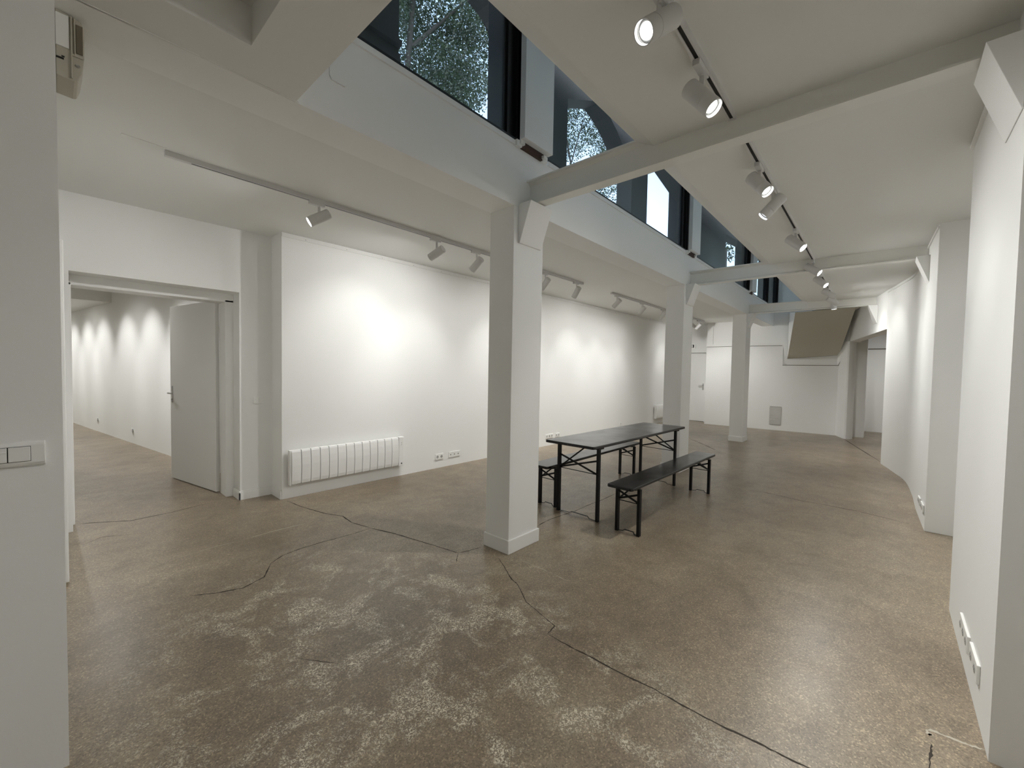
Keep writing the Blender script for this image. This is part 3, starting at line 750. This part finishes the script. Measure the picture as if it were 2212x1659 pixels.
# ------------------------------------------------------------------ beer table and benches
def beer_set(kind, Lx, Wy, zt, th, inset, yin, brace, label, cat, loc, rz, group=None):
    t = thing(kind, label, cat, loc, rz, group)
    hx, hy = Lx/2, Wy/2
    # rounded-corner board
    r = .028; pts = []
    for (cx, cy, a0) in [(hx-r, hy-r, 0), (-hx+r, hy-r, PI/2), (-hx+r, -hy+r, PI), (hx-r, -hy+r, 1.5*PI)]:
        for k in range(6):
            a = a0 + k*PI/10; pts.append((cx+r*math.cos(a), cy+r*math.sin(a), zt-th))
    mb = MB(); mb.prism(pts, (0, 0, th))
    mb.build('tabletop' if kind == 'folding_table' else 'seat', 'blackwood', t, bevel=.007)
    for s in (-1, 1):
        MB().box((s*(hx-inset)-.05, -hy+.03, zt-th-.022), (s*(hx-inset)+.05, hy-.03, zt-th)).build('batten', 'blackwood', t, bevel=.002)
    z1 = zt-th-.018; lw = .038
    for s in (-1, 1):
        x = s*(hx-inset)
        for q in (-1, 1):
            y = q*(hy-yin)
            lg = MB()      # angle-iron leg
            lg.box((x-lw/2, y-.013, 0), (x+lw/2, y+.013, z1))
            lg.build('leg', 'blackmetal', t)
        bb = MB(); ya, yb = -(hy-yin), (hy-yin)
        za, zb, zc = brace
        bb.bar((x, yb, za), (x, ya, zb), .018, .006, (1, 0, 0))
        bb.bar((x+.008, yb, zb+.006), (x+.008, ya, za-.006), .018, .006, (1, 0, 0))
        bb.build('cross_brace', 'blackmetal', t)
        wr = MB(); wr.bar((x-s*.012, ya, zc), (x-s*.012, yb, zc), .007, .007); wr.build('stretcher', 'blackmetal', t)
        # folding stay from the leg frame to the underside of the board
        stt = MB(); ys = yb*s*-1
        stt.bar((x-s*.01, ys, zc+.006), (x-s*(.26 if kind == 'folding_table' else .20), 0, z1+.012), .016, .006, (0, 1, 0))
        stt.build('folding_stay', 'blackmetal', t)
        # bent flat bar between the feet
        ft = MB(); P = [(ya, .004), (ya*.62, .006), (ya*.52, .026), (yb*.30, .026), (yb*.42, .012), (yb, .004)]
        for (p0, p1) in zip(P[:-1], P[1:]): ft.bar((x, p0[0], p0[1]), (x, p1[0], p1[1]), .016 if abs(p0[1]-.026) < .001 and abs(p1[1]-.026) < .001 else .008, .004, (0, 0, 1))
        ft.build('foot_bar', 'blackmetal', t)
    return t
beer_set('folding_table', 2.24, .592, .770, .028, .184, .058, (.61, .462, .462), 'long black folding beer table with X-braced metal legs', 'table', (4.54, 2.302, 0), math.radians(-1.3))
bn = beer_set('bench', 2.24, .251, .471, .028, .184, .018, (.383, .295, .288), 'black folding bench on the right, camera side of the table', 'bench', (4.482, 1.721, 0), math.radians(-.9), 'black folding benches')
dup(bn, (4.600, 2.748, 0), math.radians(0), 'black folding bench behind the table, toward the left wall')

# ------------------------------------------------------------------ track lighting
def track(label, x0, y0, x1, y1, z, feed=True):
    t = thing('lighting_track', label, 'track', (x0, y0, z))
    l = math.hypot(x1-x0, y1-y0); t.rotation_euler = (0, 0, math.atan2(y1-y0, x1-x0))
    mb = MB(); mb.box((0, -.018, -.034), (l, -.009, 0)).box((0, .009, -.034), (l, .018, 0)).box((0, -.009, -.012), (l, .009, 0))
    mb.build('rail', 'fixture', t)
    MB().box((0.02, -.0085, -.030), (l-.01, .0085, -.0125)).build('slot', 'dark', t)
    if feed: MB().box((-.06, -.019, -.035), (.09, .019, 0)).build('feed_box', 'fixture', t, bevel=.002)
    MB().box((l-.012, -.019, -.035), (l+.006, .019, 0)).build('end_cap', 'fixture', t, bevel=.002)
    return t
zr = lambda y: 2.925 + (y+1.2)*.0106
track('white track on left bay ceiling from near the doorway past the first pillar', .60, 3.725, 5.90, 3.80, CZ)
track('shorter white track on left bay ceiling behind the second pillar', 6.98, 3.835, 12.25, 3.885, CZ)
track('white track on right ceiling in the nearest bay, ending at the first beam', -2.0, .655, 2.586, .705, zr(.69), False)
track('white track on right ceiling between the first and second beams', 2.70, .700, 6.41, .755, zr(.73))
track('white track on right ceiling beyond the second beam', 6.54, .755, 10.15, .815, zr(.78))

R_, LB = .043, .19
def lamp_proto():
    """fixture with its axis along local -Z through the pivot; parts only"""
    mb = MB(); mb.lathe((0, 0, LB/2), (0, 0, -1), [(0, R_-.004), (.004, R_), (.128, R_), (.1285, R_-.0012), (.130, R_-.0012), (.1305, R_), (LB, R_), (LB, R_-.0035), (LB-.016, R_-.0035)], 36, 0, True, False)
    return mb
body_mesh = rim_mesh = None
def spot_fixture(label, pivot, h, d, lit=True, energy=1.0, size=74, blend=1.0, glow=True):
    """pivot: point on the track underside; h: drop to the body centre; d: aim"""
    global body_mesh, rim_mesh
    t = thing('track_spotlight', label, 'spotlight', pivot, 0, 'white cylinder track spotlights')
    d = Vector(d).normalized()
    ad = MB().box((-.085, -.0165, -.030), (.045, .0165, -.0022)); ad.build('adapter', 'fixture', t, bevel=.002)
    # stem: flat arm from adapter to the side of the body
    yaw = math.atan2(d.y, d.x)
    sd = Vector((-math.sin(yaw), math.cos(yaw), 0))
    st = MB(); st.lathe((0, 0, -.028), (0, 0, -1), [(0, .011), (.012, .011)], 14)
    st.bar((0, 0, -.035), (0, 0, -h+R_*.35), .022, .006, sd); st.build('stem', 'fixture', t)
    q = d.to_track_quat('-Z', 'Y')
    if body_mesh is None:
        o = lamp_proto().build('lamp_body', 'fixture', t, smooth=True); body_mesh = o.data
        r = MB().lathe((0, 0, -LB/2+.0155), (0, 0, -1), [(0, R_-.0037), (.0150, R_-.0037)], 36, 0, False, False)
        r.lathe((0, 0, -LB/2+.020), (0, 0, -1), [(0, .0285), (.0005, .034), (-.004, R_-.0037)], 36, 1, False, False)
        ro = r.build('reflector_ring', ['rim', 'grey'], t, smooth=True); rim_mesh = ro.data
    else:
        o = bpy.data.objects.new('lamp_body', body_mesh); COL.objects.link(o); o.parent = t
        ro = bpy.data.objects.new('reflector_ring', rim_mesh); COL.objects.link(ro); ro.parent = t
    for e in (o, ro):
        e.location = (0, 0, -h); e.rotation_mode = 'QUATERNION'; e.rotation_quaternion = q
    ls = MB().lathe((0, 0, -LB/2+.019), (0, 0, -1), [(0, .0285), (.002, .028), (.003, .020), (.0035, .008)], 28).build('lens', 'lens' if glow else 'lens_dim', t, smooth=True)
    ls.location = (0, 0, -h); ls.rotation_mode = 'QUATERNION'; ls.rotation_quaternion = q
    if lit:
        ld = bpy.data.lights.new('spot_lamp', 'SPOT'); ld.energy = SPOT_W*energy; ld.spot_size = math.radians(size); ld.spot_blend = blend
        ld.shadow_soft_size = .018; ld.color = (1.0, .997, .965); soften(ld)
        dl = (d + Vector((0, 0, -.28))).normalized(); ql = dl.to_track_quat('-Z', 'Y')
        lo = bpy.data.objects.new('spot_lamp', ld); COL.objects.link(lo); lo.parent = t
        lo.location = Vector((0, 0, -h)) + d*(LB/2+.004); lo.rotation_mode = 'QUATERNION'; lo.rotation_quaternion = ql
        l2 = ld.copy(); l2.energy = SPOT_W*energy*FILL; l2.spot_size = math.radians(140); l2.spot_blend = 1.0
        lo2 = bpy.data.objects.new('fill_lamp', l2); COL.objects.link(lo2); lo2.parent = t  # second wide lamp added to lift the ambient light
        lo2.location = lo.location; lo2.rotation_mode = 'QUATERNION'; lo2.rotation_quaternion = q
    return t
SP = [
 # label, pivot x,y, side, centre z, dir, energy
 ('spotlight nearest the doorway on the left track, glowing lens facing left', 1.587, 3.735, 'L', 2.779, (-.80, .25, -.54), 1.0),
 ('second spotlight along the left track, aimed at the left wall', 2.875, 3.752, 'L', 2.757, (-.27, .857, -.438), 1.0),
 ('spotlight on left track just left of the nearest pillar', 3.487, 3.762, 'L', 2.756, (-.10, .769, -.632), 1.0),
 ('spotlight partly hidden behind the right side of the nearest pillar', 4.874, 3.785, 'L', 2.752, (.12, .75, -.64), 1.0),
 ('last spotlight of the first left track, right of the nearest pillar', 5.721, 3.797, 'L', 2.755, (.17, .62, -.766), 1.0),
 ('first spotlight of the second left track', 7.149, 3.837, 'L', 2.765, (.066, .757, -.65), 1.0),
 ('middle spotlight of the second left track', 8.244, 3.847, 'L', 2.760, (.009, .674, -.738), 1.0),
 ('spotlight on second left track beside the second pillar left edge', 9.326, 3.857, 'L', 2.762, (-.1, .60, -.78), 1.0),
 ('brightly lit spotlight right of the second pillar, pointing left and down', 11.795, 3.88, 'L', 2.752, (.257, .718, -.647), 1.0),
 ('spotlight mostly hidden behind the second pillar right edge', 11.30, 3.876, 'L', 2.752, (.78, -.40, -.56), 1.3),
 ('largest spotlight at the picture top, lens facing the camera', 1.560, .694, 'R', 2.802, (-.736, .279, -.616), .55),
 ('large lit spotlight just before the nearest beam, aimed right', 2.065, .700, 'R', 2.775, (-.053, -.628, -.777), 1.0),
 ('first lit spotlight past the nearest beam, aimed right', 3.284, .709, 'R', 2.790, (-.213, -.603, -.768), 1.0),
 ('spotlight past the nearest beam turned left, lens almost dark', 3.77, .716, 'R', 2.786, (-.25, .62, -.74), .8),
 ('spotlight on right track just before the second beam', 4.962, .733, 'R', 2.788, (-.181, -.716, -.674), 1.0),
 ('spotlight hanging in front of the second beam', 6.405, .755, 'R', 2.803, (-.152, -.788, -.596), 1.0),
 ('nearest spotlight just beyond the second beam', 7.343, .768, 'R', 2.810, (-.248, -.701, -.669), 1.0),
 ('middle spotlight beyond the second beam', 8.557, .789, 'R', 2.826, (.30, -.78, -.50), 1.0),
 ('farthest tilted spotlight beyond the second beam', 9.408, .800, 'R', 2.816, (.404, -.757, -.514), 1.0),
 ('farthest spotlight pointing straight down in front of the farthest beam', 9.72, .805, 'R', 2.80, (.05, -.1, -1), 1.2),
]
for (lab, x, y, sd, zc, d, e) in SP:
    zt = (CZ if sd == 'L' else zr(y)) - .032
    spot_fixture('white cylinder ' + lab, (x, y, zt), zt-zc, d, True, e, glow='almost dark' not in lab)

# lamps without fixtures: back room track, then unseen fill lamps added elsewhere
def bare_spot(loc, d, e, size=74, blend=1.0):
    ld = bpy.data.lights.new('spot_lamp', 'SPOT'); ld.energy = SPOT_W*e; ld.spot_size = math.radians(size); ld.spot_blend = blend
    ld.shadow_soft_size = .03; ld.color = (1.0, .997, .965); soften(ld)
    lo = bpy.data.objects.new('spot_lamp', ld); COL.objects.link(lo); lo.location = loc  # same name for the track lamps and the added unseen fill lamps
    lo.rotation_mode = 'QUATERNION'; lo.rotation_quaternion = Vector(d).to_track_quat('-Z', 'Y')
for y in (7.9, 9.2, 10.5, 12.0, 13.2, 14.4, 15.6):
    bare_spot((on_back(y)-1.0, y, 2.60), (.72, .06, -.70), 1.6, 74, .9)
for y in (7.4, 9.8, 12.6, 15.0):  # unseen wide lamps added to fill the back room
    bare_spot((on_back(y)-1.0, y, 2.60), (.35, .05, -.93), 1.1, 160, 1.0)
bare_spot((.4, .66, 2.75), (-.1, -.6, -.75), .6, 80)  # unseen lamp added near the camera for ambient light
bare_spot((-1.0, .66, 2.75), (-.2, .5, -.75), .4, 80)  # another unseen fill lamp, added behind the camera
bare_spot((13.0, -.5, 2.50), (.5, .1, -.8), 1.3, 140)  # unseen lamp added to brighten the hall
